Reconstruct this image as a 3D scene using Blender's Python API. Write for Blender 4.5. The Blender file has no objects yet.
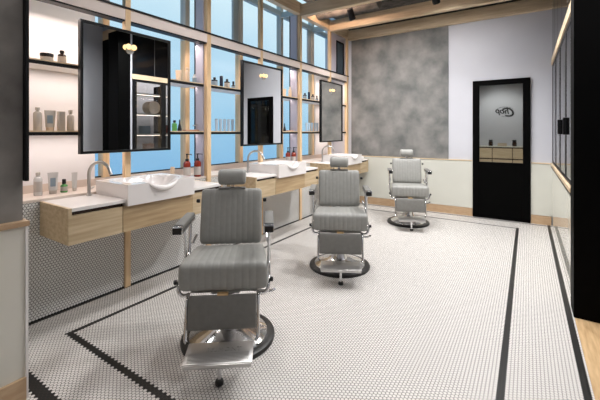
import bpy, bmesh, math, random
from mathutils import Vector, Matrix
random.seed(4)
PI = math.pi
SC = bpy.context.scene
COL = SC.collection

# ------------------------------------------------------------------ materials
def srgb(r, g, b):
    f = lambda c: (c/255/12.92) if c/255 <= .04045 else ((c/255+.055)/1.055)**2.4
    return (f(r), f(g), f(b), 1)

def mat(name, col, rough=.5, metal=0.0, **kw):
    m = bpy.data.materials.new(name); m.use_nodes = True
    b = m.node_tree.nodes['Principled BSDF']
    b.inputs['Base Color'].default_value = col
    b.inputs['Roughness'].default_value = rough
    b.inputs['Metallic'].default_value = metal
    for k, v in kw.items():
        b.inputs[k.replace('_', ' ')].default_value = v
    return m

def varied(name, c1, c2, rough=.5, scale=(1, 1, 1), freq=4, detail=6, metal=0, bump=0, lo=.3, hi=.7, distort=0):
    """procedural two tone noise material in object/world space"""
    m = mat(name, c1, rough, metal); nt = m.node_tree; N = nt.nodes; L = nt.links
    b = N['Principled BSDF']
    g = N.new('ShaderNodeNewGeometry'); mp = N.new('ShaderNodeMapping'); mp.inputs['Scale'].default_value = scale
    n = N.new('ShaderNodeTexNoise'); n.inputs['Scale'].default_value = freq; n.inputs['Detail'].default_value = detail
    n.inputs['Distortion'].default_value = distort
    r = N.new('ShaderNodeValToRGB')
    r.color_ramp.elements[0].position = lo; r.color_ramp.elements[0].color = c1
    r.color_ramp.elements[1].position = hi; r.color_ramp.elements[1].color = c2
    L.new(g.outputs['Position'], mp.inputs['Vector']); L.new(mp.outputs[0], n.inputs['Vector'])
    L.new(n.outputs[0], r.inputs[0]); L.new(r.outputs[0], b.inputs['Base Color'])
    if bump:
        bp = N.new('ShaderNodeBump'); bp.inputs['Strength'].default_value = bump; bp.inputs['Distance'].default_value = .01
        L.new(n.outputs[0], bp.inputs['Height']); L.new(bp.outputs[0], b.inputs['Normal'])
    return m

def emis(name, col, s):
    m = mat(name, (0, 0, 0, 1)); b = m.node_tree.nodes['Principled BSDF']
    b.inputs['Emission Color'].default_value = col; b.inputs['Emission Strength'].default_value = s
    return m

def hex_material(name, axes, s, bands, white, black, grout, rough=.35, gw=.1):
    """hexagonal mosaic; axes=(a,b): neighbours touch along a; bands: list of (axis, centre, halfwidth, lo, hi)"""
    m = mat(name, white, rough); nt = m.node_tree; N = nt.nodes; L = nt.links
    bs = N['Principled BSDF']
    g = N.new('ShaderNodeNewGeometry'); sp = N.new('ShaderNodeSeparateXYZ'); L.new(g.outputs['Position'], sp.inputs[0])
    def M(op, a, b=None, c=None):
        n = N.new('ShaderNodeMath'); n.operation = op
        for i, v in enumerate((a, b, c)):
            if v is None: continue
            if isinstance(v, (int, float)): n.inputs[i].default_value = v
            else: L.new(v, n.inputs[i])
        return n.outputs[0]
    A = sp.outputs[axes[0]]; B = sp.outputs[axes[1]]; h = s*math.sqrt(3)
    def cell(off):
        qa = M('SUBTRACT', M('FLOORED_MODULO', M('ADD', A, off*s/2+100*s), s), s/2)
        qb = M('SUBTRACT', M('FLOORED_MODULO', M('ADD', B, off*h/2+100*h), h), h/2)
        d = M('ADD', M('MULTIPLY', qa, qa), M('MULTIPLY', qb, qb))
        return qa, qb, d
    a1, b1, d1 = cell(0); a2, b2, d2 = cell(1)
    t = M('LESS_THAN', d2, d1)
    qa = M('ADD', M('MULTIPLY', a2, t), M('MULTIPLY', a1, M('SUBTRACT', 1, t)))
    qb = M('ADD', M('MULTIPLY', b2, t), M('MULTIPLY', b1, M('SUBTRACT', 1, t)))
    ca = M('SUBTRACT', A, qa); cb = M('SUBTRACT', B, qb)
    aa = M('ABSOLUTE', qa); ab = M('ABSOLUTE', qb)
    hd = M('MAXIMUM', aa, M('ADD', M('MULTIPLY', aa, .5), M('MULTIPLY', ab, .8660254)))
    grt = M('GREATER_THAN', hd, s/2*(1-gw))
    mask = None
    for ax, c, hw, lo, hi in bands:
        u, v = (ca, cb) if ax == axes[0] else (cb, ca)
        k = M('MULTIPLY', M('LESS_THAN', M('ABSOLUTE', M('SUBTRACT', u, c)), hw),
              M('MULTIPLY', M('GREATER_THAN', v, lo), M('LESS_THAN', v, hi)))
        mask = k if mask is None else M('MAXIMUM', mask, k)
    # slight tile to tile variation
    cmb = N.new('ShaderNodeCombineXYZ'); L.new(ca, cmb.inputs[0]); L.new(cb, cmb.inputs[1])
    wn = N.new('ShaderNodeTexWhiteNoise'); L.new(cmb.outputs[0], wn.inputs[0])
    vr = N.new('ShaderNodeMix'); vr.data_type = 'RGBA'; L.new(wn.outputs[0], vr.inputs[0])
    vr.inputs[6].default_value = white; vr.inputs[7].default_value = tuple(c*.9 for c in white[:3])+(1,)
    src = vr.outputs[2]
    if mask is not None:
        mb = N.new('ShaderNodeMix'); mb.data_type = 'RGBA'; L.new(mask, mb.inputs[0]); L.new(src, mb.inputs[6])
        mb.inputs[7].default_value = black; src = mb.outputs[2]
    mg = N.new('ShaderNodeMix'); mg.data_type = 'RGBA'; L.new(grt, mg.inputs[0]); L.new(src, mg.inputs[6])
    mg.inputs[7].default_value = grout; L.new(mg.outputs[2], bs.inputs['Base Color'])
    L.new(M('ADD', M('MULTIPLY', grt, .5), rough), bs.inputs['Roughness'])
    return m

OAK = varied('oak', srgb(198, 174, 142), srgb(222, 200, 168), .5, (14, 1.2, 14), 3, 5)
OAKX = varied('oak_x', srgb(196, 174, 142), srgb(220, 199, 168), .5, (1.2, 14, 14), 3, 5)
OAKZ = varied('oak_z', srgb(205, 172, 130), srgb(228, 198, 158), .5, (14, 14, 1.2), 3, 5)
OAKC = varied('cabinet_oak', srgb(172, 150, 118), srgb(200, 180, 148), .5, (8, 1.0, 14), 3, 5)
OAKD = varied('drawer_oak', srgb(158, 132, 98), srgb(186, 162, 126), .5, (8, 1.0, 14), 3, 5)
BASEW = varied('base_wood', srgb(172, 142, 110), srgb(190, 162, 130), .45, (3, 3, 14), 4, 4)
WFLOOR = varied('wood_floor', srgb(180, 146, 104), srgb(214, 182, 138), .45, (12, 1.2, 1), 4, 5)
CONC = varied('concrete', srgb(94, 96, 95), srgb(138, 136, 133), .8, (1, 1, 1), 3.6, 15, bump=.3, lo=.34, hi=.68)
CONCP = varied('pillar_concrete', srgb(96, 93, 90), srgb(146, 142, 137), .85, (1, 1, 1), 3, 12, bump=.15, lo=.32, hi=.68)
CEILM = varied('ceiling_concrete', srgb(60, 58, 56), srgb(108, 104, 98), .9, (1, 1, 1), 9, 10, bump=.6)
WALLP = varied('white_paint', srgb(190, 191, 198), srgb(196, 197, 204), .6, freq=2)
WAINS = varied('wainscot_paint', srgb(212, 209, 198), srgb(217, 214, 204), .35, freq=2)
WAINB = varied('wainscot_back', srgb(196, 196, 187), srgb(203, 203, 194), .5, freq=2)
BOARD = varied('shelf_back_board', srgb(224, 224, 226), srgb(230, 230, 232), .5, freq=2)
LINER = varied('post_liner', srgb(176, 172, 184), srgb(184, 180, 192), .5, freq=2)
HEADP = varied('header_paint', srgb(220, 206, 198), srgb(228, 215, 208), .5, freq=2)
BLACK = mat('black_metal', srgb(12, 12, 14), .45, Specular_IOR_Level=.25)
BLACKW = mat('black_paint', srgb(2, 2, 2), .6, Specular_IOR_Level=.05)
SOLID = mat('solid_surface', srgb(228, 224, 221), .25)
LEDGEM = varied('ledge', srgb(205, 192, 182), srgb(214, 202, 192), .4, freq=3)
CERAM = mat('ceramic', srgb(226, 221, 219), .12)
CHROME = mat('chrome', (.72, .72, .73, 1), .12, 1)
STEEL = mat('brushed_steel', (.5, .49, .47, 1), .32, 1)
ALU = mat('cast_aluminium', (.5, .49, .48, 1), .34, 1)
VINYL = varied('grey_vinyl', srgb(140, 140, 136), srgb(147, 147, 143), .42, freq=30)
VINYLD = varied('dark_grey_vinyl', srgb(108, 107, 103), srgb(116, 115, 111), .5, freq=30)
RUBBER = mat('black_rubber', srgb(14, 14, 15), .4)
MIRROR = mat('mirror_glass', (.86, .88, .88, 1), .0, 1)
DMIRROR = mat('dark_mirror', (.72, .75, .71, 1), .02, 1)
TILEF = hex_material('floor_mosaic', ('Y', 'X'), .0205,
    [('X', -.113, .021, 1.10, 5.74), ('X', -2.565, .0185, 1.10, 5.74), ('Y', 1.095, .0195, -2.584, -.092), ('Y', 5.72, .02, -2.584, -.092),
     ('X', .259, .024, .74, 6.3), ('X', -2.92, .012, .73, 6.2), ('Y', .765, .0295, -2.93, .30), ('Y', 6.09, .02, -2.93, .30)],
    srgb(222, 218, 214), srgb(8, 8, 8), srgb(70, 67, 64), .36, .14)
TILEW = hex_material('wall_mosaic', ('Y', 'Z'), .0205, [('Z', .005, .012, -9, 99)],
    srgb(222, 221, 218), srgb(10, 10, 10), srgb(62, 60, 60), .3, .15)
for m_ in (TILEF, TILEW): m_.node_tree.nodes['Principled BSDF'].inputs['Specular IOR Level'].default_value = .35

def glass(name, tint, gl=.06, rg=.05, fres=False):
    m = bpy.data.materials.new(name); m.use_nodes = True; nt = m.node_tree; N = nt.nodes; L = nt.links
    N.clear(); o = N.new('ShaderNodeOutputMaterial'); t = N.new('ShaderNodeBsdfTransparent'); g = N.new('ShaderNodeBsdfGlossy')
    t.inputs[0].default_value = tint; g.inputs['Roughness'].default_value = rg
    mx = N.new('ShaderNodeMixShader'); mx.inputs[0].default_value = gl
    if fres:
        fr = N.new('ShaderNodeFresnel'); fr.inputs[0].default_value = 1.6; L.new(fr.outputs[0], mx.inputs[0])
    L.new(t.outputs[0], mx.inputs[1]); L.new(g.outputs[0], mx.inputs[2]); L.new(mx.outputs[0], o.inputs[0]); return m
PANE = glass('pane_glass', (.96, .98, 1, 1), .03, .5)
CPANE = glass('cabinet_glass', (.8, .84, .86, 1), .10, .01, True)
BULB = emis('warm_bulb', srgb(255, 214, 150), 1.6)
LEDW = emis('led_strip', srgb(255, 224, 206), 6)
AMBER = mat('amber_plastic', srgb(128, 44, 30), .2)
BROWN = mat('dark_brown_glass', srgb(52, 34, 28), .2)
LABELM = mat('paper_label', srgb(178, 172, 166), .6)
GREYP = mat('grey_plastic', srgb(190, 184, 176), .4)
PALEP = mat('pale_blue_plastic', srgb(168, 188, 206), .35)
CLEARP = mat('clear_plastic', srgb(205, 205, 204), .15)
BLUELAB = mat('blue_grey_label', srgb(132, 150, 164), .5)
CREAMP = mat('cream_plastic', srgb(214, 190, 164), .4)
GREENP = mat('green_liquid', srgb(90, 160, 90), .2)
NAVY = mat('navy_glass', srgb(30, 36, 56), .2)
BLACKP = mat('black_plastic', srgb(20, 20, 22), .35)
BRUSHW = mat('brush_wood', srgb(190, 140, 110), .5)
TOWEL = varied('towel', srgb(228, 226, 224), srgb(236, 234, 232), .9, freq=60, bump=.3)
INK = mat('ink', srgb(14, 14, 15), .7)
WICK = varied('wicker', srgb(176, 160, 140), srgb(200, 186, 166), .8, (1, 1, 30), 4, 3)

# ------------------------------------------------------------------ mesh helpers
class MB:
    def __init__(s): s.bm = bmesh.new()
    def box(s, x0, x1, y0, y1, z0, z1, bev=0, M=None):
        b = bmesh.new()
        bmesh.ops.create_cube(b, size=1)
        for v in b.verts:
            v.co = Vector(((x0+x1)/2+v.co.x*(x1-x0), (y0+y1)/2+v.co.y*(y1-y0), (z0+z1)/2+v.co.z*(z1-z0)))
        if bev:
            bmesh.ops.bevel(b, geom=list(b.edges), offset=bev, segments=2, affect='EDGES', profile=.5)
        s.merge(b, M); return s
    def merge(s, b, M=None):
        if M is not None: bmesh.ops.transform(b, matrix=M, verts=b.verts)
        me = bpy.data.meshes.new('t'); b.to_mesh(me); b.free(); s.bm.from_mesh(me); bpy.data.meshes.remove(me)
    def lathe(s, prof, c=(0, 0, 0), n=24, sx=1, sy=1, M=None, caps=True):
        b = bmesh.new(); rings = []
        for r, z in prof:
            rings.append([b.verts.new((c[0]+r*sx*math.cos(2*PI*i/n), c[1]+r*sy*math.sin(2*PI*i/n), c[2]+z)) for i in range(n)])
        for a, d in zip(rings, rings[1:]):
            for i in range(n): b.faces.new((a[i], a[(i+1) % n], d[(i+1) % n], d[i]))
        if caps:
            b.faces.new(list(reversed(rings[0]))); b.faces.new(rings[-1])
        s.merge(b, M); return s
    def tube(s, pts, r, n=12, sm=0, flat=1.0, M=None):
        pts = [Vector(p) for p in pts]
        for _ in range(sm):
            q = [pts[0]]
            for a, c in zip(pts, pts[1:]): q += [a*.75+c*.25, a*.25+c*.75]
            q.append(pts[-1]); pts = q
        rr = r if callable(r) else (lambda t: r)
        b = bmesh.new(); rings = []; up = None
        for i, p in enumerate(pts):
            t = (pts[min(i+1, len(pts)-1)]-pts[max(i-1, 0)]).normalized()
            if up is None: up = t.orthogonal().normalized() if abs(t.x) > .9 else t.cross(Vector((1, 0, 0))).normalized()
            up = (up-t*up.dot(t)).normalized(); sd = t.cross(up)
            rad = rr(i/(len(pts)-1))
            rings.append([b.verts.new(p+up*rad*math.cos(2*PI*k/n)+sd*rad*flat*math.sin(2*PI*k/n)) for k in range(n)])
        for a, d in zip(rings, rings[1:]):
            for i in range(n): b.faces.new((a[i], a[(i+1) % n], d[(i+1) % n], d[i]))
        b.faces.new(list(reversed(rings[0]))); b.faces.new(rings[-1])
        s.merge(b, M); return s
    def cushion(s, prof, hw, ribs=0, amp=.004, nx=None, edge=.025):
        """closed (y,z) profile swept along x; hw(y) half width; ribs = stitched channels"""
        P = [Vector((a, c)) for a, c in prof]
        for _ in range(2):
            q = []
            for i in range(len(P)):
                a, c = P[i], P[(i+1) % len(P)]; q += [a*.75+c*.25, a*.25+c*.75]
            P = q
        n = len(P); cen = sum(P, Vector((0, 0)))/n
        nor = []
        area = sum(P[i].x*P[(i+1) % n].y-P[(i+1) % n].x*P[i].y for i in range(n))
        for i in range(n):
            t = (P[(i+1) % n]-P[i-1]).normalized(); m = Vector((t.y, -t.x))
            nor.append(m if area > 0 else -m)
        nx = nx or max(24, ribs*8)
        # positions along width, with rounded ends
        S = []
        for k in range(6): 
            a = k/6*PI/2; S.append((-1, edge*(1-math.sin(a)), 1-math.cos(a)))
        for k in range(nx+1): S.append((-1+2*k/nx, 0, None))
        for k in range(5, -1, -1):
            a = k/6*PI/2; S.append((1, edge*(1-math.sin(a)), 1-math.cos(a)))
        b = bmesh.new(); rings = []
        for (u, inset, fl) in S:
            ring = []
            for i in range(n):
                if fl is None:
                    w = max(hw(P[i].x)-edge, .001); x = u*w
                    d = amp*abs(math.sin(PI*ribs*(u+1)/2))**.6 if ribs else 0
                    q = P[i]+nor[i]*d
                else:
                    w = hw(P[i].x)-edge
                    a = math.acos(1-fl) if fl < 1 else PI/2
                    x = u*(w+edge*math.cos(a)); q = P[i]-nor[i]*edge*(1-math.sin(a))
                ring.append(b.verts.new((x, q.x, q.y)))
            rings.append(ring)
        for a, d in zip(rings, rings[1:]):
            for i in range(n): b.faces.new((a[i], a[(i+1) % n], d[(i+1) % n], d[i]))
        b.faces.new(list(reversed(rings[0]))); b.faces.new(rings[-1])
        s.merge(b); return s
    def build(s, name, m, parent=None, smooth=False, bevel=0):
        bmesh.ops.recalc_face_normals(s.bm, faces=s.bm.faces)
        me = bpy.data.meshes.new(name); s.bm.to_mesh(me); s.bm.free()
        if smooth:
            for p in me.polygons: p.use_smooth = True
            me.set_sharp_from_angle(angle=math.radians(40))
        me.materials.append(m)
        o = bpy.data.objects.new(name, me); COL.objects.link(o)
        if parent: o.parent = parent
        return o

def tag(o, label=None, cat=None, group=None, kind=None):
    if label: o['label'] = label
    if cat: o['category'] = cat
    if group: o['group'] = group
    if kind: o['kind'] = kind
    return o
def empty(name, loc=(0, 0, 0), rz=0, label=None, cat=None, group=None, kind=None):
    o = bpy.data.objects.new(name, None); COL.objects.link(o); o.location = loc; o.rotation_euler = (0, 0, rz)
    o.empty_display_size = .1
    return tag(o, label, cat, group, kind)
def struct(mb, name, m, label=None, cat=None, parent=None, smooth=False):
    o = mb.build(name, m, parent, smooth)
    if not parent: tag(o, label, cat, kind='structure')
    return o
def copy_tree(o, parent=None):
    c = o.copy(); COL.objects.link(c)
    if parent: c.parent = parent
    for ch in [k for k in COL.objects if k.parent == o]: copy_tree(ch, c)
    return c
def text_mesh(body, size, name, m, parent, M, extrude=.001, shear=0, off=0):
    cu = bpy.data.curves.new(name, 'FONT'); cu.body = body; cu.size = size; cu.extrude = extrude
    cu.offset = off; cu.align_x = 'CENTER'; cu.align_y = 'CENTER'; cu.shear = shear
    t = bpy.data.objects.new(name+'_c', cu); COL.objects.link(t)
    dg = bpy.context.evaluated_depsgraph_get(); me = bpy.data.meshes.new_from_object(t.evaluated_get(dg))
    bpy.data.objects.remove(t); bpy.data.curves.remove(cu)
    me.transform(M); me.materials.clear(); me.materials.append(m); me.name = name
    o = bpy.data.objects.new(name, me); COL.objects.link(o)
    if parent: o.parent = parent
    return o

# ------------------------------------------------------------------ layout numbers
XW = -2.93      # tiled half wall / front of shelf frame
XG = -3.30      # glazing plane
YB = 6.19       # far wall
XR = .30        # right wall
YC = 3.45       # corner where the right wall turns
POSTS = [1.70, 2.62, 3.52, 4.46, 5.42]
STN = [1.05, 2.90, 4.75]; SL = 1.36

# ------------------------------------------------------------------ setting
fl = struct(MB().box(XW-.02, .286, -1.75, YB, -.06, 0), 'floor', TILEF, 'white hexagon mosaic floor with black border lines', 'floor')
MB().box(.286, XR+.1, YC+.001, YB, -.06, 0).build('floor_edge', TILEF, fl)
struct(MB().box(.287, 1.30, -1.75, YC, -.06, 0), 'floor', WFLOOR, 'light wood floor beyond the black border on the right', 'floor')
struct(MB().box(XW-.06, 3.2, -1.8, YB+.1, 3.45, 3.55), 'ceiling', CEILM, 'rough dark concrete ceiling above the timber beams', 'ceiling')
# far wall
wb = struct(MB().box(-3.45, .55, YB, YB+.1, 0, 3.9), 'wall_back', WALLP, 'pale painted far wall with grey concrete area and low white wainscot', 'wall')
MB().box(-2.86, -1.10, YB-.015, YB, .90, 3.30).build('concrete_panel', CONC, wb)
MB().box(XW, XR, YB-.015, YB, 3.301, 3.45).build('ceiling_band', CEILM, wb)
m = MB()
for a, b_ in ((-2.93, -.735), (.045, XR)): m.box(a, b_, YB-.025, YB, .13, .885)
m.build('wainscot', WAINB, wb)
m = MB()
for a, b_ in ((-2.93, -.735), (.045, XR)): m.box(a, b_, YB-.032, YB, .885, .90)
m.build('wainscot_cap', OAKX, wb)
m = MB()
for a, b_ in ((-2.9, -.735), (.045, XR-.01)): m.box(a, b_, YB-.035, YB, 0, .125)
struct(m, 'baseboard_back', BASEW, 'brown wood baseboard at the foot of the far wall', 'baseboard')
# near left wall block: dark concrete over white wainscot
wl = struct(MB().box(-3.6, -2.155, -1.75, .70, .90, 3.9), 'wall_left', CONCP, 'dark concrete wall over white wainscot at left edge', 'wall')
m = MB().box(-3.6, -2.125, -1.75, .70, .10, .875)
m.build('wainscot', WAINS, wl)
m = MB()
for y in (-.6, -.1, .3, .55): m.box(-2.1255, -2.1245, y, y+.004, .11, .87)
m.build('panel_joint', mat('joint', srgb(150, 148, 142), .7), wl)
MB().box(-3.6, -2.112, -1.75, .715, .875, .90).build('wainscot_cap', BASEW, wl)
MB().box(-2.135, -2.118, .700, .712, .0, .875).build('corner_trim', SOLID, wl)
struct(MB().box(-2.124, -2.108, -1.75, .70, 0, .115), 'baseboard_left', BASEW, 'brown wood baseboard under the near left wainscot', 'baseboard')
# tiled half wall with ledge
wt = struct(MB().box(XW-.03, XW, .70, YB-.03, 0, .85), 'wall_window_side', TILEW, 'low wall of small white hexagon tiles below the sinks', 'wall')
MB().box(-3.36, XW-.03, .70, YB-.03, 0, .85).build('wall_core', WAINB, wt)
MB().box(-3.33, XW+.004, .70, YB-.03, .85, .868).build('ledge', LEDGEM, wt)
MB().box(-3.36, -3.27, .70, YB-.03, .868, .93).build('sill', LEDGEM, wt)
# boards at both ends of the glazing
struct(MB().box(-3.30, -3.275, .70, 1.60, .93, 2.40), 'wall_board', BOARD, 'pinkish white back board behind the nearest shelves', 'wall')
struct(MB().box(-3.30, -3.275, POSTS[4]+.08, YB-.02, .93, 2.40), 'wall_board', BOARD, 'pinkish white back board in the far corner shelves', 'wall')
struct(MB().box(-3.42, -3.34, -1.75, .7, .0, 3.9), 'wall_window_return', WAINB, 'wall section hidden behind the near pillar', 'wall')

# posts
tn = 0
for i, y in enumerate(POSTS):
    w = .055 if i % 2 else .05
    o = struct(MB().box(XW-.03, XW+.02, y-w/2, y+w/2, 0, 3.15, .002), 'trim_%d' % (i+1), OAKZ, 'light wood shelf frame post, number %d from the near end' % (i+1), 'post')
    if i in (1, 3):
        MB().box(XW-.15, XW-.03, y-.045, y+.02, .869, 3.15).build('post_liner', LINER, o)
        MB().box(XW-.165, XW-.15, y-.05, y+.02, .869, 3.15).build('black_strip', BLACK, o)
    MB().box(XG-.06, XG+.03, y-.03, y+.03, .931, 2.40).build('rear_post', OAKZ, o)
    MB().box(XG-.06, XG+.03, y-.03, y+.03, 2.40, 3.88).build('upper_rear_post', mat('upper_post_%d' % i, srgb(190, 186, 178), .6), o)
o = struct(MB().box(XW-.03, XW+.02, YB-.11, YB-.04, .87, 3.15, .002), 'trim_6', OAKZ, 'light wood post in the far corner beside the concrete', 'post')
# header beam along glazing
hd = struct(MB().box(XW-.07, XW+.018, .70, YB-.04, 2.325, 2.42), 'trim_7', HEADP, 'pale header beam running above the top shelves', 'beam')
MB().box(XW-.08, XW+.03, .70, YB-.04, 2.42, 2.435).build('dark_cap', BLACK, hd)
MB().box(XW-.07, XW+.012, .70, YB-.04, 2.312, 2.325).build('dark_edge', BLACK, hd)
# ceiling frame
struct(MB().box(XW-.06, XW+.03, .70, YB-.05, 3.15, 3.33, .003), 'trim_8', OAK, 'light wood ceiling beam running along the window side', 'beam')
for k, (y, lab) in enumerate(((YB-.06, 'light wood ceiling beam against the far wall'), (5.40, 'light wood ceiling beam second from the far wall'),
                       (4.46, 'light wood ceiling beam third from the far wall'), (2.62, 'light wood ceiling beam nearest the camera'))):
    xr = XR if y > YC else 1.25
    struct(MB().box(XW+.031, xr, y-.045, y+.045, 3.12, 3.30, .003), 'trim_%d' % (9+k), OAKX, lab, 'beam')
# glazing
n = 0
edges = [1.60]+POSTS
for i in range(5):
    y0, y1 = edges[i]+(.03 if i else 0), edges[i+1]-.03
    n += 1
    o = struct(MB().box(XG-.012, XG-.006, y0, y1, .931, 2.38), 'window_%d' % n, PANE, 'lower window pane showing blue sky, number %d from the near end' % (i+1), 'window')
    MB().box(XG-.02, XG+.0, y0, y1, .931, .942).build('bottom_seal', BLACK, o)
UPM = mat('grey_blue_frame', srgb(168, 178, 182), .5)
eu = [.72]+POSTS+[YB-.02]
for i in range(6):
    y0, y1 = eu[i]+(.03 if i else 0), eu[i+1]-.03
    n += 1
    o = struct(MB().box(XG-.012, XG-.006, y0, y1, 2.381, 3.88), 'window_%d' % n, PANE, 'upper window pane above the header, number %d from the near end' % (i+1), 'window')
    m = MB().box(XG-.03, XG+.03, y0, y1, 3.19, 3.27)
    if i in (2, 4): m.box(XG-.03, XG+.0, y1-.10, y1, 2.436, 3.19)
    m.build('window_rail', UPM, o)
o = struct(MB().box(XW-.03, XW-.01, POSTS[4]+.026, 5.69, 2.436, 3.15), 'wall_corner_panel', LINER, 'grey panel with dark casement above the header in far corner', 'wall')
m = MB(); m.box(XW-.03, XW-.01, 6.00, YB-.111, 2.436, 3.15); m.build('panel_side', LINER, o)
MB().box(XW-.03, XW-.01, 5.69, 6.0, 3.04, 3.15).build('panel_top', LINER, o)
m = MB(); m.box(XW-.025, XW+.0, 5.69, 5.72, 2.45, 3.04); m.box(XW-.025, XW+.0, 5.97, 6.0, 2.45, 3.04); m.box(XW-.025, XW+.0, 5.72, 5.97, 3.01, 3.04)
m.build('black_casement', BLACK, o)
MB().box(XW-.022, XW-.015, 5.72, 5.97, 2.45, 3.01).build('dark_blind', mat('dark_blind', srgb(62, 78, 90), .3), o)
for i, y in enumerate(POSTS):
    struct(MB().box(XG+.031, XW-.061, y-.03, y+.03, 3.17, 3.25), 'trim_%d' % (20+i), UPM, 'grey brace between the glazing and post %d from the near end' % (i+1), 'brace')

# ------------------------------------------------------------------ right side
wr = struct(MB().box(XR, XR+.12, YC+.013, YB, 0, .845), 'wall_right', mat('glossy_panel', srgb(212, 209, 198), .04), 'white right wall below and above the black framed window', 'wall')
MB().box(XR, XR+.12, YC, YB, 2.40, 3.9).build('upper_wall', mat('dark_gloss_panel', srgb(14, 15, 18), .08), wr)
MB().box(XR-.012, XR+.12, YC, YB-.03, 2.31, 2.40).build('window_head', OAK, wr)
MB().box(XR-.02, XR+.12, YC, YB-.03, .87, .905).build('window_sill', OAK, wr)
MB().box(XR-.012, XR, YC+.013, YB-.03, .838, .869).build('painted_sill_shadow', BLACK, wr)  # black strip painted in place of the shadow under the sill
m = MB()
for y in (3.9, 4.5, 5.1, 5.7): m.box(XR-.001, XR, y, y+.006, 2.41, 3.12)
m.build('panel_joint', mat('joint_dark', srgb(120, 116, 114), .7), wr)
MB().box(XR-.001, XR+.02, YC-.03, YC+.012, .0, 3.12).build('corner_post', WALLP, wr)
yy = [YC+.03, 4.10, 4.78, 5.46, 6.14]
for i in range(4):
    a, b_ = yy[i], yy[i+1]
    o = empty('window_%d' % (20+i), (XR, (a+b_)/2, .905), 0, 'black framed window in right wall, number %d from the corner' % (i+1), 'window', kind='structure')
    h = (b_-a)/2
    m = MB()
    m.box(.0, .06, -h, -h+.045, 0, 1.405); m.box(.0, .06, h-.045, h, 0, 1.405)
    m.box(.0, .06, -h+.045, h-.045, 0, .035); m.box(.0, .06, -h+.045, h-.045, 1.365, 1.405)
    m.build('window_frame', BLACK, o)
    MB().box(.003, .008, -h+.045, h-.045, .035, 1.365).build('pane', CPANE, o)
    if i in (0, 1):
        MB().box(-.022, -.0, h-.05, h-.02, .42, .58, .004).build('window_handle', BLACK, o)
# black partition facing the entrance area
pt = struct(MB().box(XR+.035, 1.25, YC-.01, YC+.12, 2.30, 3.12), 'wall_partition', BLACKW, 'black partition wall at the right edge', 'wall')
m = MB().box(XR-.017, .62, 3.2, YC-.031, 0, 3.12); m.box(1.05, 1.25, YC-.05, YC+.12, 0, 3.12); m.box(XR+.035, .62, YC-.01, YC+.12, 0, 2.30)
m.box(.62, 1.05, YC-.05, YC+.12, 0, .95); m.build('black_frame', BLACKW, pt)
MB().box(.62, 1.05, YC+.03, YC+.04, .95, 2.3).build('dark_pane', mat('dark_pane', srgb(110, 114, 120), .1), pt)
MB().box(XR, 1.25, YC-.05, YC+.12, 3.12, 3.3).build('beam', OAKX, pt)
MB().box(XR, 1.25, YC+.0, YC+.1, 3.3, 3.9).build('upper_wall', WALLP, pt)
struct(MB().box(1.25, 1.35, -1.75, YC-.05, 0, 3.9), 'wall_entrance', WALLP, 'pale wall of the entrance area, seen only in mirrors', 'wall')
struct(MB().box(-3.42, 1.35, -1.85, -1.75, 0, 3.9), 'wall_rear', WALLP, 'pale wall behind the camera carrying a round logo, reflected in the door', 'wall')
struct(MB().box(1.35, 1.45, YC, YB+.1, 0, 3.9), 'wall_store', WALLP, 'wall of the display room behind the right windows', 'wall')
struct(MB().box(XR+.12, 1.35, YB, YB+.1, 0, 3.9), 'wall_store_end', WALLP, 'end wall of the display room', 'wall')
struct(MB().box(XR+.12, 1.35, YC+.12, YB, -.06, 0), 'floor_store', WFLOOR, 'wood floor of the display room', 'floor')
# display shelving behind right windows (visible in the mirrors)
ds = empty('display_shelving', (.85, 4.75, 0), 0, 'black display shelving behind the right windows, reflected in nearest mirror', 'shelving')
m = MB()
for y in (-1.2, -.4, .4, 1.2): m.box(-.17, .17, y-.015, y+.015, 0, 2.3)
m.build('upright', BLACKW, ds)
for z in (.5, .9, 1.3, 1.7, 2.1):
    m = MB().box(-.17, .17, -1.19, 1.19, z-.015, z+.015); m.build('shelf_board', WAINB, ds)
    MB().box(-.15, -.13, -1.18, 1.18, z-.022, z-.0155).build('light_strip', LEDW, ds)

for k, (y, z, mt) in enumerate(((4.15, 1.715, PALEP), (4.50, 1.315, AMBER), (4.95, 1.315, GREYP), (4.02, 1.315, BLUELAB), (5.4, 1.715, CREAMP), (4.1, .915, BRUSHW), (4.7, .915, AMBER), (5.4, 1.315, CREAMP))):
    if k == 0:
        o = MB().tube([(.70, y, z+.131), (.92, y, z+.131)], .13, 28).build('round_box', CREAMP, None, True); tag(o, 'round pale box standing on its side in the display shelving', 'box')
    else:
        o = MB().box(.76, .90, y-.09, y+.09, z+.001, z+.16+.02*(k%3), .006).build('storage_box', mt); tag(o, ['', 'red brown box on third display board near the corner', 'grey box on third display board', 'blue grey box on third display board', 'cream box on fourth display board', 'tan box on second display board near the corner', 'red brown box on second display board', 'cream box on third display board, farther'][k], 'box', 'boxes in the display shelving')

# ------------------------------------------------------------------ far door
dr = empty('door_1', (-.345, YB-.05, 0), 0, 'black framed door with mirrored upper pane in far wall', 'door', kind='structure')
m = MB()
m.box(-.385, -.29, 0, .05, 0, 2.16, .003); m.box(.29, .385, 0, .05, 0, 2.16, .003)
m.box(-.29, .29, 0, .05, 2.08, 2.16, .003); m.box(-.29, .29, .0, .05, 0, .88, .003)
m.build('door_frame', BLACKW, dr)
MB().box(-.29, .29, .02, .03, .88, 2.08).build('mirrored_pane', DMIRROR, dr)

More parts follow.
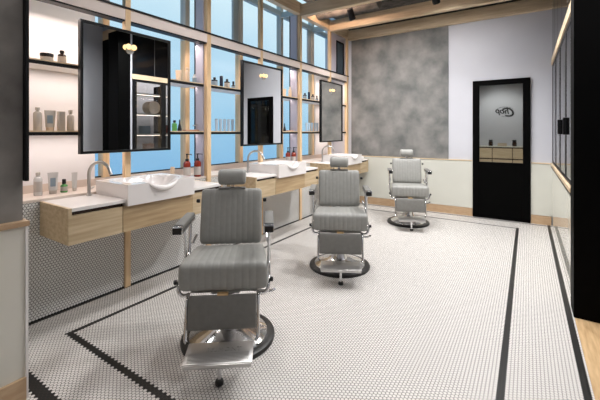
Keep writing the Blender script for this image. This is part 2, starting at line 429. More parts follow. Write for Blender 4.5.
# ------------------------------------------------------------------ rear wall items reflected in door
M = Matrix.Translation((-.66, -1.745, 2.06)) @ Matrix.Rotation(PI, 4, 'Z') @ Matrix.Rotation(PI/2, 4, 'X')
lg = empty('wall_logo', (0, 0, 0), 0, 'dark script wall logo with thin curves, reflected reversed in the far door', 'sign')
text_mesh('C', .46, 'logo_capital', INK, lg, M @ Matrix.Translation((-.17, -.03, 0)) @ Matrix.Rotation(-.1, 4, 'Z'), .002, .3, .007)
text_mesh('hop', .27, 'logo_script', INK, lg, M @ Matrix.Translation((.06, .02, 0)) @ Matrix.Rotation(.12, 4, 'Z'), .002, .3, .007)
m = MB()
for (r0, a0, a1) in ((.22, .18*PI, .82*PI), (.22, 1.12*PI, 1.6*PI)):
    m.tube([(r0*1.3*math.cos(a0+(a1-a0)*k/16), r0*.75*math.sin(a0+(a1-a0)*k/16), 0) for k in range(17)], .006, 6)
bmesh.ops.transform(m.bm, matrix=M, verts=m.bm.verts)
m.build('logo_curve', INK, lg)
ct = empty('reception_counter', (-.7, -1.40, 0), 0, 'pale wood drawer counter reflected in the mirrored door', 'counter')
MB().box(-.9, .9, -.30, .25, 0, .84).build('counter_body', BROWN, ct)  # dark colour stands in for shadow in the gaps between drawers
MB().box(-.92, .92, -.32, .28, .84, .87).build('counter_top', WAINS, ct)
m = MB()
for j in range(3):
    for k in range(2): m.box(-.88+.59*j, -.31+.59*j, .25, .262, .06+.40*k, .42+.38*k)
m.build('drawer_front', OAKX, ct)
def amber_jar(x, lab):
    o = empty('dark_jar', (x, -1.35, .87), 0, lab, 'jar', 'dark jars on the rear counter')
    MB().lathe([(.06, 0), (.065, .01), (.065, .12), (.055, .135)], n=16).build('body', BROWN, o, True)
    MB().lathe([(.06, .135), (.06, .2), (.05, .21)], n=16).build('lid', BLACKP, o, True)
amber_jar(-1.06, 'dark jar left on the counter reflected in the door')
amber_jar(-.36, 'dark jar right on the counter reflected in the door')
o = MB().box(-.85, -.58, -1.45, -1.28, .87, .97, .01).build('storage_basket', WICK); tag(o, 'small pale basket on the counter reflected in the door', 'basket')

# ------------------------------------------------------------------ ceiling services
m = MB().tube([(-2.8995, 4.98, 3.329), (-1.88, 4.98, 3.329), (-1.86, 4.98, 3.329), (-1.84, 4.98, 3.329)], lambda t: .12 if t < .9 else .09, 28)
for x in (-2.5, -2.1): m.tube([(x, 4.98, 3.4), (x, 4.98, 3.45)], .01, 8)
o = m.build('air_duct', CEILM, None, True); tag(o, 'short round grey duct hanging between the ceiling beams', 'duct')
o = MB().tube([(-2.7, 5.95, 3.40), (.2, 5.95, 3.40)], .045, 14).build('ceiling_pipe', BLACKP, None, True); tag(o, 'thin dark pipe under the ceiling near the far wall', 'pipe')
def track(y, x0, x1, lab):
    m = MB().box(x0, x1, y-.018, y+.018, 3.40, 3.435)
    for x in (x0+.2, (x0+x1)/2, x1-.2): m.tube([(x, y, 3.43), (x, y, 3.45)], .008, 8)
    o = m.build('light_track', BLACK); tag(o, lab, 'light track'); return o
track(4.75, -2.4, .2, 'black light track between second and third beam')
track(3.3, -2.4, .2, 'added black light track over the middle chair')  # this track and the nearer one are unseen, added to carry lamps
track(1.9, -2.0, 1.0, 'added black light track over the nearest chair')
LC = srgb(252, 250, 249)
def spot(x, y, tx, ty, tz, power, lab, size=.10, cone=2.5, col=None, zz=3.28):
    p = Vector((x, y, zz)); d = (Vector((tx, ty, tz))-p).normalized()
    r = empty('track_spotlight', p, 0, lab, 'spotlight')
    q = d.to_track_quat('-Z', 'Y').to_matrix().to_4x4()
    MB().lathe([(.03, .10), (.045, .09), (.05, -.06), (.046, -.07), (.042, -.055), (.035, .05)], n=20, M=q).build('lamp_head', BLACK, r, True)
    MB().lathe([(.001, -.045), (.04, -.05)], n=20, M=q, caps=False).build('lens', BULB, r)
    MB().tube([(0, 0, .06), (0, 0, 3.40-zz)], .012, 8).build('stem', BLACK, r)
    l = bpy.data.lights.new('spot_lamp', 'SPOT'); l.energy = power; l.color = (col or LC)[:3]; l.spot_size = cone; l.spot_blend = .8; l.shadow_soft_size = size
    lo = bpy.data.objects.new('spot_lamp', l); COL.objects.link(lo); lo.matrix_world = Matrix.Translation(p+d*.08) @ q
W = 1.25  # unseen spotlights added to light the room, except the far wall pair
spot(-.4, 4.75, -.7, 4.4, 0, 135*W, 'added track spotlight aimed at floor right of far chair')
spot(-1.6, 4.75, -1.9, 4.8, 0, 75*W, 'added track spotlight over the far sink')
spot(-2.2, 4.75, -2.0, YB, 1.0, 52*W, 'track spotlight washing the concrete panel', cone=2.4, zz=3.10)
spot(-1.0, 4.75, -.9, YB, 1.3, 42*W, 'track spotlight aimed between concrete and door', cone=2.4, zz=3.10)
spot(-.3, 3.3, -.4, 3.3, 0, 125*W, 'added track spotlight over open floor at right')
spot(-1.5, 3.3, -1.7, 3.2, 0, 75*W, 'added track spotlight over the middle chair')
spot(-1.7, 1.9, -2.3, 2.1, .6, 46*W, 'added track spotlight over the nearest sink')
spot(.1, 1.9, -.1, 2.2, 0, 20*W, 'added track spotlight over floor near the camera')
spot(.6, 1.9, 1.2, 2.4, .9, 60*W, 'added track spotlight that brightens the entrance wall')
track(-.3, -2.0, 1.1, 'added black light track behind the camera')  # unseen track added for the lamps behind the camera
spot(-.9, -.3, -.8, -1.5, 1.4, 85*W, 'added track spotlight aimed at the rear logo wall', cone=1.7)  # added to brighten the rear wall in the door reflection
spot(.5, -.3, .1, .9, 0, 9*W, 'added track spotlight behind the camera near the entrance')
spot(-1.5, -.3, -1.6, 1.0, .4, 18*W, 'added track spotlight behind the camera near the left pillar')

# LED strips: area lamps tucked below header and shelves
def area(x, y, z, sx, sy, rot, power, col=None):
    l = bpy.data.lights.new('led_lamp', 'AREA'); l.shape = 'RECTANGLE'; l.size = sx; l.size_y = sy; l.energy = power; l.color = (col or srgb(255, 236, 226))[:3]
    lo = bpy.data.objects.new('led_lamp', l); COL.objects.link(lo); lo.location = (x, y, z); lo.rotation_euler = rot
area(-3.08, 1.2, 2.305, .04, .75, (0, 0, 0), 4.5)
area(-3.08, 1.2, 1.842, .04, .9, (0, 0, 0), 2.6)
area(-3.08, 1.2, 1.327, .04, .9, (0, 0, 0), 2.2)
area(-3.08, 5.75, 1.842, .04, .5, (0, 0, 0), 1.5)
area(-3.08, 5.75, 1.327, .04, .5, (0, 0, 0), 1.5)
area(-3.08, 3.5, 1.842, .03, 3.5, (0, 0, 0), 3.5)
area(-3.08, 3.5, 1.327, .03, 3.5, (0, 0, 0), 3.5)
area(-3.08, 5.8, 2.305, .04, .6, (0, 0, 0), 3)
area(-3.08, 3.5, 2.305, .04, 3.6, (0, 0, 0), 14)
area(.62, 4.7, 2.9, .3, 2.2, (0, -.3, 0), 40)  # unseen lamp added to brighten the display room, not a shelf strip
area(-2.45, 4.62, 3.20, .6, .04, (PI*.62, 0, 0), 7, srgb(255, 214, 186))

# ------------------------------------------------------------------ shelves
def shelf(y0, y1, z, lab, xf=XW-.0):
    o = empty('wall_shelf', (0, (y0+y1)/2, z), 0, lab, 'shelf')
    h = (y1-y0)/2
    MB().box(-3.27, xf, -h, h, -.017, .0).build('shelf_board', OAK, o)
    MB().box(xf-.012, xf+.002, -h, h, -.035, -.010).build('front_edge', BLACK, o)
    MB().box(-3.24, xf-.03, -h, h, -.026, -.0185).build('light_strip', BOARD, o)
    return o
bays = [(.71, 1.70-.03, 'nearest'), (1.73, 2.56, 'second'), (2.655, 3.49, 'third'), (3.55, 4.40, 'fourth'), (4.495, 5.39, 'fifth'), (5.45, 6.075, 'far corner')]
for a, b_, nme in bays:
    for z, w in ((1.875, 'upper'), (1.36, 'middle')):
        shelf(a, b_, z, '%s thin dark edged shelf in the %s bay of the window frame' % (w, nme))

# ------------------------------------------------------------------ sink stations
def station(y0, which):
    o = empty('vanity_cabinet', (XW+.005, y0, 0), 0, 'wall hung pale wood vanity cabinet with white counter, %s' % which, 'cabinet', 'wall hung vanity cabinets')
    D = .44
    MB().box(0, D-.02, .02, SL-.02, .612, .80).build('cabinet_body', OAKC, o)
    m = MB().box(0, D, 0, .02, .61, .85); m.build('side_panel', OAKC, o)
    m = MB().box(0, D, SL-.02, SL, .61, .85); m.build('side_panel', OAKC, o)
    MB().box(D-.02, D-.002, .02, .36, .61, .80).build('front_panel', OAKC, o)
    MB().box(D-.02, D+.0, .364, .996, .61, .80).build('drawer', OAKD, o)
    MB().box(D-.02, D-.002, 1.0, SL-.02, .61, .80).build('front_panel', OAKC, o)
    for a, c in ((.02, .376), (1.004, SL-.02)): MB().box(0.0, D-.03, a, c, .80, .826).build('painted_recess_shade', BROWN, o)  # dark fill paints the shade of the finger gap under the slab
    for a, c in ((.0205, .384), (.996, SL-.0205)): MB().box(0.0, D-.001, a, c, .826, .8505, .002).build('countertop', SOLID, o)
    return o
def basin(y0, which):
    o = empty('wash_basin', (XW+.006, y0+.386, .802), 0, 'white rectangular basin with scooped front lip on %s' % which, 'basin', 'white basins')
    Wd, Dp, H = .608, .465, .155
    nx, ny = 26, 44; b = bmesh.new()
    def zt(x, y):
        u = (y-Wd/2)/(Wd/2-.05); v = (x-Dp*.5)/(Dp/2-.05)
        z = H
        r = (abs(u)**3+abs(v)**3)**(1/3)
        if r < 1: z = H-.115*min(1, (1-r)*2.6)**.6
        # scoop in front rim
        if x > Dp-.10:
            d = .050*math.exp(-((y-Wd/2)/.105)**4)
            z = min(z, H-d)
        return z
    g = [[b.verts.new((Dp*i/nx, Wd*j/ny, zt(Dp*i/nx, Wd*j/ny))) for j in range(ny+1)] for i in range(nx+1)]
    for i in range(nx):
        for j in range(ny): b.faces.new((g[i][j], g[i+1][j], g[i+1][j+1], g[i][j+1]))
    rim = [g[i][0] for i in range(nx+1)]+[g[nx][j] for j in range(1, ny+1)]+[g[i][ny] for i in range(nx-1, -1, -1)]+[g[0][j] for j in range(ny-1, 0, -1)]
    low = [b.verts.new((v.co.x, v.co.y, 0)) for v in rim]; n_ = len(rim)
    for i in range(n_): b.faces.new((rim[i], low[i], low[(i+1) % n_], rim[(i+1) % n_]))
    b.faces.new(low)
    m = MB(); m.merge(b); m.build('bowl', CERAM, o, True)
    pts = [(Dp+.004-.012*abs(t)**3, Wd/2+t*.135, H-.008-.050*(1-abs(t)**2.2)) for t in [k/12-1 for k in range(25)]]
    MB().tube(pts, lambda t: .006+.017*math.sin(PI*t)**.7, 14).build('lip', CERAM, o, True)
    MB().lathe([(.022, 0), (.022, .006), (.01, .008)], (Dp*.5, Wd/2, H-.117), 16).build('drain', CHROME, o, True)
    return o
def faucet(y0, which):
    o = empty('faucet', (XW+.055, y0+.31, .851), .35, 'brushed steel gooseneck faucet beside the basin on %s' % which, 'faucet', 'gooseneck faucets')
    pts = [(0, 0, .0), (0, 0, .165)]
    for k in range(1, 15):
        a = PI*(1-k/14*.93); pts.append((.10+.10*math.cos(a), 0, .165+.10*math.sin(a)))
    pts.append((.207, 0, .172))
    MB().tube(pts, .0125, 14).build('spout', STEEL, o, True)
    MB().lathe([(.02, 0), (.02, .012), (.012, .018)], n=20).build('base_ring', STEEL, o, True)
    MB().tube([(0, .01, .05), (0, .05, .062)], .006, 10).build('handle', STEEL, o, True)
    return o
for y0, w in zip(STN, ('nearest vanity', 'middle vanity', 'far vanity')):
    station(y0, {'nearest vanity': 'nearest the camera', 'middle vanity': 'behind the first two chairs', 'far vanity': 'against the far wall'}[w])
    basin(y0, w); faucet(y0, w)

# ------------------------------------------------------------------ hanging mirrors
def hmirror(y, which, rz=0.0):
    r = empty('hanging_mirror', (-2.85, y, 1.18), rz, 'tall rectangular mirror in thin black frame, %s' % which, 'mirror', 'black framed mirrors')
    h, H = .395, 1.035
    m = MB().box(-.03, .01, -h, -h+.02, 0, H); m.box(-.03, .01, h-.02, h, 0, H); m.box(-.03, .01, -h+.02, h-.02, 0, .02); m.box(-.03, .01, -h+.02, h-.02, H-.02, H)
    m.build('frame', BLACK, r)
    MB().box(-.03, .0, -h+.02, h-.02, .02, H-.02).build('mirror_pane', MIRROR, r)
    MB().lathe([(.05, 0), (.05, .006), (.045, .01)], n=24, sy=.7, M=Matrix.Translation((.0, 0, .872)) @ Matrix.Rotation(PI/2, 4, 'Y') @ Matrix.Scale(.7, 4, (1, 0, 0))).build('lamp_plate', STEEL, r, True)
    m = MB()
    for s in (-1, 1): m.lathe([(.004, .008), (.019, .012), (.024, .024), (.018, .036), (.004, .041)], n=16, M=Matrix.Translation((.0, s*.024, .895)) @ Matrix.Rotation(PI/2, 4, 'Y'))
    m.build('lamp_bulb', BULB, r, True)
    MB().box(-.075, -.031, -.03, .03, .3, .36).build('bracket', BLACK, r)
    return r
hmirror(1.68, 'nearest the camera above the first basin', -.014)
hmirror(3.48, 'second from the camera', -.021)
hmirror(5.36, 'beside the far corner', 0)
# edge of mirror on the near pillar
r = empty('pillar_mirror', (-2.30, .722, 1.10), 0, 'black framed mirror seen edge on at the near pillar', 'mirror')
MB().box(-.5, .174, -.02, -.004, 0, .93, .002).build('frame', BLACK, r)
MB().box(-.47, .145, -.0039, -.003, .03, .90).build('mirror_pane', MIRROR, r)

# ------------------------------------------------------------------ products
def P(u, D=None, x=None):
    """point on the plane x=const in the direction of column u"""
    q = (u-300)/346; D = x/(.8358*q-.549)
    return (x, D*(.549*q+.8358), D)
def tall_bottle(u, x, z, w, h, body, cap, lab, grp=None, labm=None, caph=.15, name='bottle', shape='round'):
    _, y, _ = P(u, x=x)
    o = empty(name, (x, y, z+.0008), .3, lab, 'bottle', grp)
    bh = h*(1-caph-.06)
    n = 20 if shape == 'round' else 4
    if shape == 'round':
        MB().lathe([(w*.46, 0), (w*.5, .004), (w*.5, bh*.86), (w*.42, bh*.95), (w*.2, bh), (w*.2, h-h*caph)], n=n).build('body', body, o, True)
    else:
        m = MB().box(-w/2, w/2, -w/2, w/2, 0, bh, w*.12); m.lathe([(w*.2, bh-.002), (w*.2, h-h*caph)], n=12); m.build('body', body, o)
    MB().lathe([(w*.28, h-h*caph-.001), (w*.28, h-.003), (w*.22, h)], n=16).build('cap', cap, o, True)
    if labm:
        if shape == 'round': MB().lathe([(w*.505, bh*.2), (w*.505, bh*.75)], n=20, caps=False).build('paper_label', labm, o, True)
        else: MB().box(-w*.42, w*.505, -w*.505, w*.42, bh*.2, bh*.8).build('paper_label', labm, o)
    return o
def tube_product(u, x, z, w, h, body, cap, lab, grp=None, labm=None):
    _, y, _ = P(u, x=x)
    o = empty('squeeze_tube', (x, y, z+.0008), math.atan2(-y, -x), lab, 'tube', grp)
    MB().lathe([(w*.36, 0), (w*.38, h*.16), (w*.34, h*.165)], n=18).build('cap', cap, o, True)
    b = bmesh.new(); rings = []; n_ = 20
    for k in range(9):
        t = k/8; rx = w*(.40+.12*t); ry = w*.4*(1-t*.93)
        rings.append([b.verts.new((ry*math.sin(2*PI*i/n_), rx*math.cos(2*PI*i/n_), h*.165+t*h*.835)) for i in range(n_)])
    for a, d in zip(rings, rings[1:]):
        for i in range(n_): b.faces.new((a[i], a[(i+1) % n_], d[(i+1) % n_], d[i]))
    b.faces.new(rings[0]); b.faces.new(rings[-1])
    m = MB(); m.merge(b); m.build('body', body, o, True)
    if labm: MB().box(w*.30, w*.34, -w*.25, w*.25, h*.35, h*.75).build('paper_label', labm, o)
    return o
def jar(u, x, z, w, h, body, cap, lab, labm=None):
    _, y, _ = P(u, x=x)
    o = empty('jar', (x, y, z+.0008), 0, lab, 'jar')
    MB().lathe([(w*.44, 0), (w*.47, .004), (w*.47, h*.7)], n=24).build('body', body, o, True)
    MB().lathe([(w*.5, h*.68), (w*.5, h*.96), (w*.47, h)], n=24).build('lid', cap, o, True)
    if labm: MB().lathe([(w*.475, h*.12), (w*.475, h*.6)], n=24, caps=False).build('paper_label', labm, o, True)
def pump(u, x, z, w, h, lab, grp):
    _, y, _ = P(u, x=x)
    o = empty('pump_bottle', (x, y, z+.0008), .6, lab, 'bottle', grp)
    b = h*.7
    MB().lathe([(w*.46, 0), (w*.5, .006), (w*.5, b*.84), (w*.4, b*.94), (w*.2, b)], n=24).build('body', AMBER, o, True)
    MB().lathe([(w*.506, b*.12), (w*.506, b*.62)], n=24, caps=False).build('paper_label', LABELM, o, True)
    m = MB().lathe([(w*.24, b-.003), (w*.24, b+.02), (w*.09, b+.024), (w*.09, h-.014), (w*.16, h-.012), (w*.16, h)], n=14)
    m.tube([(0, 0, h-.007), (w*.62, 0, h-.007), (w*.7, 0, h-.016)], .0045, 8); m.build('pump', BLACKP, o, True)
def flat(u, x, z, w, d, h, mt, name, lab, cat):
    _, y, _ = P(u, x=x)
    o = empty(name, (x, y, z+.0008), 0, lab, cat)
    MB().box(-d/2, d/2, -w/2, w/2, 0, h, .003).build('tray', mt, o)
    return o
ZU, ZM, ZL = 1.875, 1.36, .868
jar(46.8, -3.06, ZU, .088, .072, BROWN, BLACKP, 'squat dark jar with pale label on top shelf at left', LABELM)
tall_bottle(62, -3.06, ZU, .058, .115, BROWN, BLACKP, 'dark bottle with pale label beside squat jar on top shelf', None, LABELM, .18)
G1 = 'grey toiletries on nearest middle shelf'
tall_bottle(37.5, -3.06, ZM, .054, .175, GREYP, GREYP, 'tall grey bottle at left end of nearest middle shelf', G1, None, .12)
tube_product(50, -3.06, ZM, .07, .155, GREYP, CREAMP, 'wide flared tube with blue grey print on nearest middle shelf', G1, BLUELAB)
o = MB().box(-.022, .022, -.022, .022, 0, .15, .003).build('box', GREYP); _, y_, _ = P(61, x=-3.06); o.location = (-3.06, y_, ZM+.0008); o.name = 'carton'; tag(o, 'narrow grey carton between tube and bottle on nearest middle shelf', 'carton', G1)
tall_bottle(70.5, -3.06, ZM, .05, .165, GREYP, GREYP, 'slim grey capped bottle at right end of nearest middle shelf', G1, None, .16)
G2 = 'toiletries on the ledge left of the first basin'
tall_bottle(38, -3.10, ZL, .054, .175, CLEARP, GREYP, 'clear bottle standing on ledge nearest the left pillar', G2, LABELM, .13)
tube_product(53, -3.10, ZL, .068, .165, CLEARP, GREYP, 'pale flared tube on ledge left of the faucet', G2, BLUELAB)
tall_bottle(64, -3.10, ZL, .05, .105, GREENP, BLACKP, 'small green bottle with black dropper on ledge', G2, LABELM, .35)
tube_product(74.5, -3.10, ZL, .04, .15, CLEARP, GREYP, 'narrow pale tube on ledge just left of the faucet', G2)
# bay two
def bay2(us, tagw, sc=1):
    G = 'items on the upper shelf %s' % tagw
    tube_product(us[0], -3.04, ZU, .06, .12, CREAMP, CREAMP, 'cream squat tube on upper shelf %s' % tagw, G)
    tall_bottle(us[1], -3.04, ZU, .05, .165, CREAMP, CREAMP, 'tallest cream bottle on upper shelf %s' % tagw, G, None, .14)
    tall_bottle(us[2], -3.04, ZU, .045, .105, CLEARP, GREYP, 'clear bottle on upper shelf %s' % tagw, G, BLUELAB, .14)
bay2((178.5, 187.2, 194.5), 'right of the nearest mirror')
tall_bottle(174.5, -3.04, ZM, .05, .11, GREENP, BLACKP, 'small green bottle with black cap right of the nearest mirror', None, None, .2)
def cone(u, lab):
    _, y, _ = P(u, x=-3.04); o = MB().lathe([(.022, 0), (.022, .02), (.013, .06), (.008, .075), (.006, .112), (.003, .12)], n=16).build('nozzle_bottle', BLACKP, None, True); o.location = (-3.04, y, ZM+.0008); tag(o, lab, 'bottle')
cone(179.6, 'dark pointed bottle on middle shelf right of the nearest mirror')
def rest(u, w, lab1, lab2):
    o = flat(u, -3.05, ZM, w, .06, .014, BRUSHW, 'wooden_tray', lab1, 'tray')
    _, y, _ = P(u, x=-3.05)
    s = empty('razor_stand', (-3.05, y+w/2-.035, ZM+.0155), 0, lab2, 'razor stand')
    MB().lathe([(.02, 0), (.02, .004), (.004, .006), (.004, .045)], n=16).build('base', STEEL, s, True)
    MB().tube([(0, -.045, .045), (0, .0, .05), (0, .03, .062)], .006, 8).build('razor', STEEL, s, True)
rest(191.5, .20, 'low wooden tray on middle shelf right of the nearest mirror', 'small razor stand on wooden tray right of the nearest mirror')
_, y_, _ = P(172.5, x=-3.1)
o = MB().lathe([(.018, 0), (.02, .0), (.022, .115), (.019, .115), (.017, .006)], n=18).build('tumbler', CREAMP, None, True); o.location = (-3.10, y_, ZL+.001); tag(o, 'narrow pale tumbler on ledge behind the nearest basin', 'tumbler')
G3 = 'amber pump bottles on the ledge'
pump(187, -3.02, ZL, .074, .25, 'amber pump bottle, left of pair by the nearest basin', G3)
pump(197.5, -2.985, ZL, .074, .25, 'amber pump bottle, right of pair by the nearest basin', G3)
# bay three
def bay3(us, w, place):
    G = 'small bottles on the upper shelf %s' % place
    tall_bottle(us[0], -3.04, ZU, .055, .11, NAVY, BLACKP, 'square grey bottle with dark cap on upper shelf %s' % place, G, BLUELAB, .2, shape='sq')
    o = MB().lathe([(.018, 0), (.02, .02), (.02, .13), (.017, .14)], n=16).build('spray_can', NAVY, None, True); _, y, _ = P(us[1], x=-3.04); o.location = (-3.04, y, ZU+.0008); tag(o, 'tall dark navy can on upper shelf %s' % place, 'can', G)
    tall_bottle(us[2], -3.04, ZU, .052, .115, BROWN, BLACKP, 'brown bottle with pale label on upper shelf %s' % place, G, LABELM, .2, shape='sq')
    tall_bottle(us[3], -3.04, ZU, .045, .10, BROWN, BLACKP, 'smallest brown dropper bottle on upper shelf %s' % place, G, BLUELAB, .4)
bay3((214.5, 221.3, 227, 233.3), 0, 'left of the second mirror')
for k, (u, a) in enumerate(((216.5, 'leftmost'), (220.6, 'second'), (224.6, 'third'), (228.6, 'fourth'), (232.4, 'rightmost'))):
    tube_product(u, -3.04, ZM, .036, .145, PALEP, PALEP, '%s of five pale blue tubes on middle shelf left of the second mirror' % a, 'pale blue tubes left of the second mirror')
# bay four
bay2((284.2, 290, 295), 'right of the second mirror')
cone(284.6, 'dark pointed bottle on middle shelf right of the second mirror')
rest(290.5, .20, 'low wooden tray on middle shelf right of the second mirror', 'small razor stand on tray right of the second mirror')
pump(288, -3.02, ZL, .074, .25, 'amber pump bottle, left of pair by the middle basin', G3)
pump(293.6, -2.985, ZL, .074, .25, 'amber pump bottle, right of pair by the middle basin', G3)
bay3((304.9, 309, 312.8, 316.8), 0, 'left of the far mirror')
for k, (u, a) in enumerate(((306.5, 'leftmost'), (309.3, 'second'), (312, 'third'), (314.7, 'fourth'), (317.3, 'rightmost'))):
    tube_product(u, -3.04, ZM, .036, .145, PALEP, PALEP, '%s of five pale blue tubes on middle shelf left of the far mirror' % a, 'pale blue tubes left of the far mirror')
o = MB().box(-.09, .09, -.07, .07, 0, .05, .018).build('folded_towel', TOWEL); o.location = (-2.62, 5.95, .8515); tag(o, 'folded white towel on the far vanity', 'towel')

# ------------------------------------------------------------------ barber chairs
def barber_chair():
    r = empty('barber_chair', (0, 0, 0)); r['category'] = 'chair'
    hwS = lambda y: .230+(.13-y)/.40*.026
    MB().cushion([(.14, .57), (.02, .578), (-.14, .590), (-.235, .590), (-.268, .582), (-.286, .555), (-.285, .46), (-.272, .428), (-.20, .425), (0, .43), (.14, .44)], hwS, 11, .0028).build('seat', VINYL, r, True)
    bk = MB().cushion([(.115, .575), (.135, .70), (.165, .84), (.19, .925), (.215, .945), (.255, .925), (.25, .80), (.215, .64), (.19, .56)], lambda y: .213, 10, .0024).build('backrest', VINYL, r, True)
    for s in (-1, 1):
        MB().lathe([(.012, -.012), (.014, 0), (.012, .012)], n=12, M=Matrix.Translation((s*.234, .20, .86)) @ Matrix.Rotation(PI/2, 4, 'Y')).build('adjuster_knob', RUBBER, bk, True)
    hs = MB().cushion([(.185, .975), (.17, 1.02), (.19, 1.075), (.235, 1.085), (.275, 1.06), (.275, .99), (.23, .968)], lambda y: .098, 0).build('headrest', VINYL, r, True)
    m = MB().box(-.014, .014, .222, .238, .90, .985, .002); m.build('headrest_stem', CHROME, hs)
    MB().box(-.095, .095, .20, .25, .938, .950, .004).build('headrest_bracket', VINYLD, hs)
    # back frame plate
    MB().box(-.19, .19, .245, .258, .60, .86, .004, M=Matrix.Rotation(0, 4, 'X')).build('back_plate', ALU, r)
    for s in (-1, 1):
        a = empty('armrest', (0, 0, 0)); a.parent = r
        MB().box(s*.265-.030, s*.265+.030, -.225, .10, .772, .805, .012).build('arm_pad', VINYLD, a, True)
        m = MB().box(s*.265-.028, s*.265+.028, -.245, .105, .752, .773, .005); m.box(s*.265-.031, s*.265+.031, -.255, -.233, .752, .80, .007)
        m.build('arm_cradle', CHROME, a, True)
        MB().box(s*.265-.026, s*.265+.026, -.262, -.252, .755, .792, .003).build('arm_end_cap', RUBBER, a, True)
        m = MB().tube([(s*.265, .08, .755), (s*.265, .075, .66), (s*.264, .05, .56), (s*.263, -.02, .50), (s*.263, -.16, .475), (s*.263, -.235, .455), (s*.258, -.25, .415), (s*.235, -.25, .395), (s*.20, -.25, .40)], .011, 12, 2, 1.0)
        m.tube([(s*.265, -.08, .755), (s*.265, -.06, .62), (s*.263, -.04, .495)], .008, 10, 1)
        m.tube([(s*.256, .12, .58), (s*.245, .19, .62)], .010, 10)
        m.build('arm_frame', CHROME, a, True)
        MB().lathe([(.014, 0), (.014, .016), (.009, .02)], n=14, M=Matrix.Translation((s*.270, -.235, .47)) @ Matrix.Rotation(s*PI/2, 4, 'Y')).build('side_knob', RUBBER, a, True)
    # under seat
    m = MB().box(-.20, .20, -.22, .14, .395, .424, .004); m.box(-.09, .09, -.16, .12, .355, .395, .01); m.build('seat_pan', ALU, r)
    # column and base
    MB().lathe([(.105, .07), (.085, .10), (.07, .16), (.066, .28), (.07, .31), (.058, .315), (.055, .36)], n=32).build('column', CHROME, r, True)
    bs = MB().lathe([(.255, .028), (.25, .038), (.21, .055), (.14, .075), (.09, .095)], n=48).build('base', CHROME, r, True)
    MB().lathe([(.30, 0), (.303, .012), (.298, .026), (.28, .034), (.25, .032)], n=56).build('rubber_rim', RUBBER, bs, True)
    MB().tube([(.06, .03, .30), (.16, .03, .29), (.27, -.02, .30), (.30, -.06, .33)], .009, 10, 2).build('pump_lever', CHROME, r, True)
    # leg rest
    T = Matrix.Translation((0, -.285, .415)) @ Matrix.Rotation(math.radians(-9), 4, 'X')
    lr = MB().cushion([(-.012, .0), (-.02, -.02), (-.022, -.1), (-.02, -.175), (-.012, -.19), (.008, -.185), (.01, -.1), (.008, -.005)], lambda y: .192, 0, edge=.008)
    bmesh.ops.transform(lr.bm, matrix=T, verts=lr.bm.verts)
    lo = lr.build('leg_rest', VINYLD, r, True)
    MB().box(-.032, .032, -.300, -.275, .41, .425, .003).build('brass_plate', mat('brass_plate', srgb(196, 164, 120), .35, .6), lo)
    for s in (-1, 1):
        MB().tube([(s*.20, -.25, .41), (s*.203, -.29, .38), (s*.203, -.315, .24), (s*.203, -.335, .185), (s*.19, -.345, .175)], .010, 10, 1).build('leg_rest_bar', CHROME, lo, True)
    # foot plate
    T2 = Matrix.Translation((0, -.345, .176)) @ Matrix.Rotation(math.radians(4), 4, 'X')
    m = MB().box(-.178, .178, -.168, .0, -.012, 0, .003, M=T2); m.box(-.174, .174, -.173, -.160, -.026, -.004, .004, M=T2)
    for k in range(7): m.box(-.16, .16, -.155+.010*k, -.152+.010*k, 0, .0015, 0, M=T2)
    fp = m.build('foot_plate', ALU, r, True)
    text_mesh('BELMONT', .042, 'foot_plate_lettering', STEEL, fp, T2 @ Matrix.Translation((.02, -.065, .001)), .0015)
    MB().tube([(0, -.43, .155), (0, -.43, .02)], .011, 12).build('foot_plate_strut', CHROME, fp, True)
    MB().lathe([(.022, 0), (.024, .012), (.018, .026)], (0, -.43, 0), 20).build('rubber_foot', RUBBER, fp, True)
    return r
F = Vector((-.549, .8358)); R = Vector((.8358, .549))
proto = barber_chair()
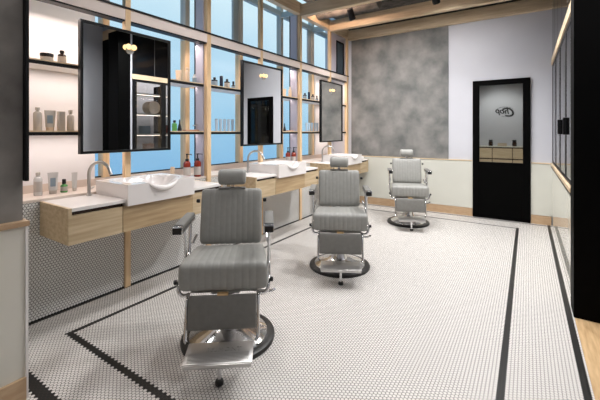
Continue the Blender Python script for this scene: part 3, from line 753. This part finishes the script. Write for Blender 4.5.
for i, (x, y, k, lab) in enumerate(((-1.645, 1.648, .09, 'grey barber chair nearest the camera, by the first basin'),
                          (-1.583, 3.136, -.09, 'grey barber chair in the middle, by the second basin'),
                          (-1.484, 5.19, -.2, 'smallest looking grey barber chair, by the far wall'))):
    c = proto if i == 0 else copy_tree(proto)
    f = (R*k-F).normalized()
    c.location = (x, y, .0005); c.rotation_euler = (0, 0, math.atan2(f.y, f.x)+PI/2)
    c['label'] = lab; c['group'] = 'grey barber chairs'

# ------------------------------------------------------------------ sky
w = bpy.data.worlds.new('World'); SC.world = w; w.use_nodes = True; nt = w.node_tree; N = nt.nodes; L = nt.links
bg = N['Background']; tc = N.new('ShaderNodeTexCoord'); sp = N.new('ShaderNodeSeparateXYZ')
L.new(tc.outputs['Generated'], sp.inputs[0])
a = N.new('ShaderNodeMath'); a.operation = 'MULTIPLY_ADD'; a.inputs[1].default_value = .30; L.new(sp.outputs[1], a.inputs[0]); L.new(sp.outputs[2], a.inputs[2])
ns = N.new('ShaderNodeTexNoise'); ns.inputs['Scale'].default_value = 3; L.new(tc.outputs['Generated'], ns.inputs['Vector'])
a2 = N.new('ShaderNodeMath'); a2.operation = 'MULTIPLY_ADD'; a2.inputs[1].default_value = .35; L.new(ns.outputs[0], a2.inputs[0]); L.new(a.outputs[0], a2.inputs[2])
rp = N.new('ShaderNodeValToRGB'); L.new(a2.outputs[0], rp.inputs[0])
e = rp.color_ramp.elements; e[0].position = .15; e[0].color = srgb(110, 164, 206); e[1].position = .72; e[1].color = srgb(208, 232, 240)
x = e.new(.42); x.color = srgb(150, 196, 222)
L.new(rp.outputs[0], bg.inputs[0]); bg.inputs[1].default_value = 1.0

# ------------------------------------------------------------------ camera
cd = bpy.data.cameras.new('Camera'); co = bpy.data.objects.new('Camera', cd); COL.objects.link(co)
cd.sensor_width = 36; cd.lens = 346/600*36; cd.shift_y = -68/600; cd.clip_start = .02
co.location = (0, 0, 1.35); co.rotation_euler = (PI/2, 0, math.radians(33.3))
SC.camera = co
SC.view_settings.view_transform = 'Standard'; SC.view_settings.look = 'None'; SC.view_settings.exposure = .22; SC.view_settings.gamma = 1
SC.view_settings.use_curve_mapping = False
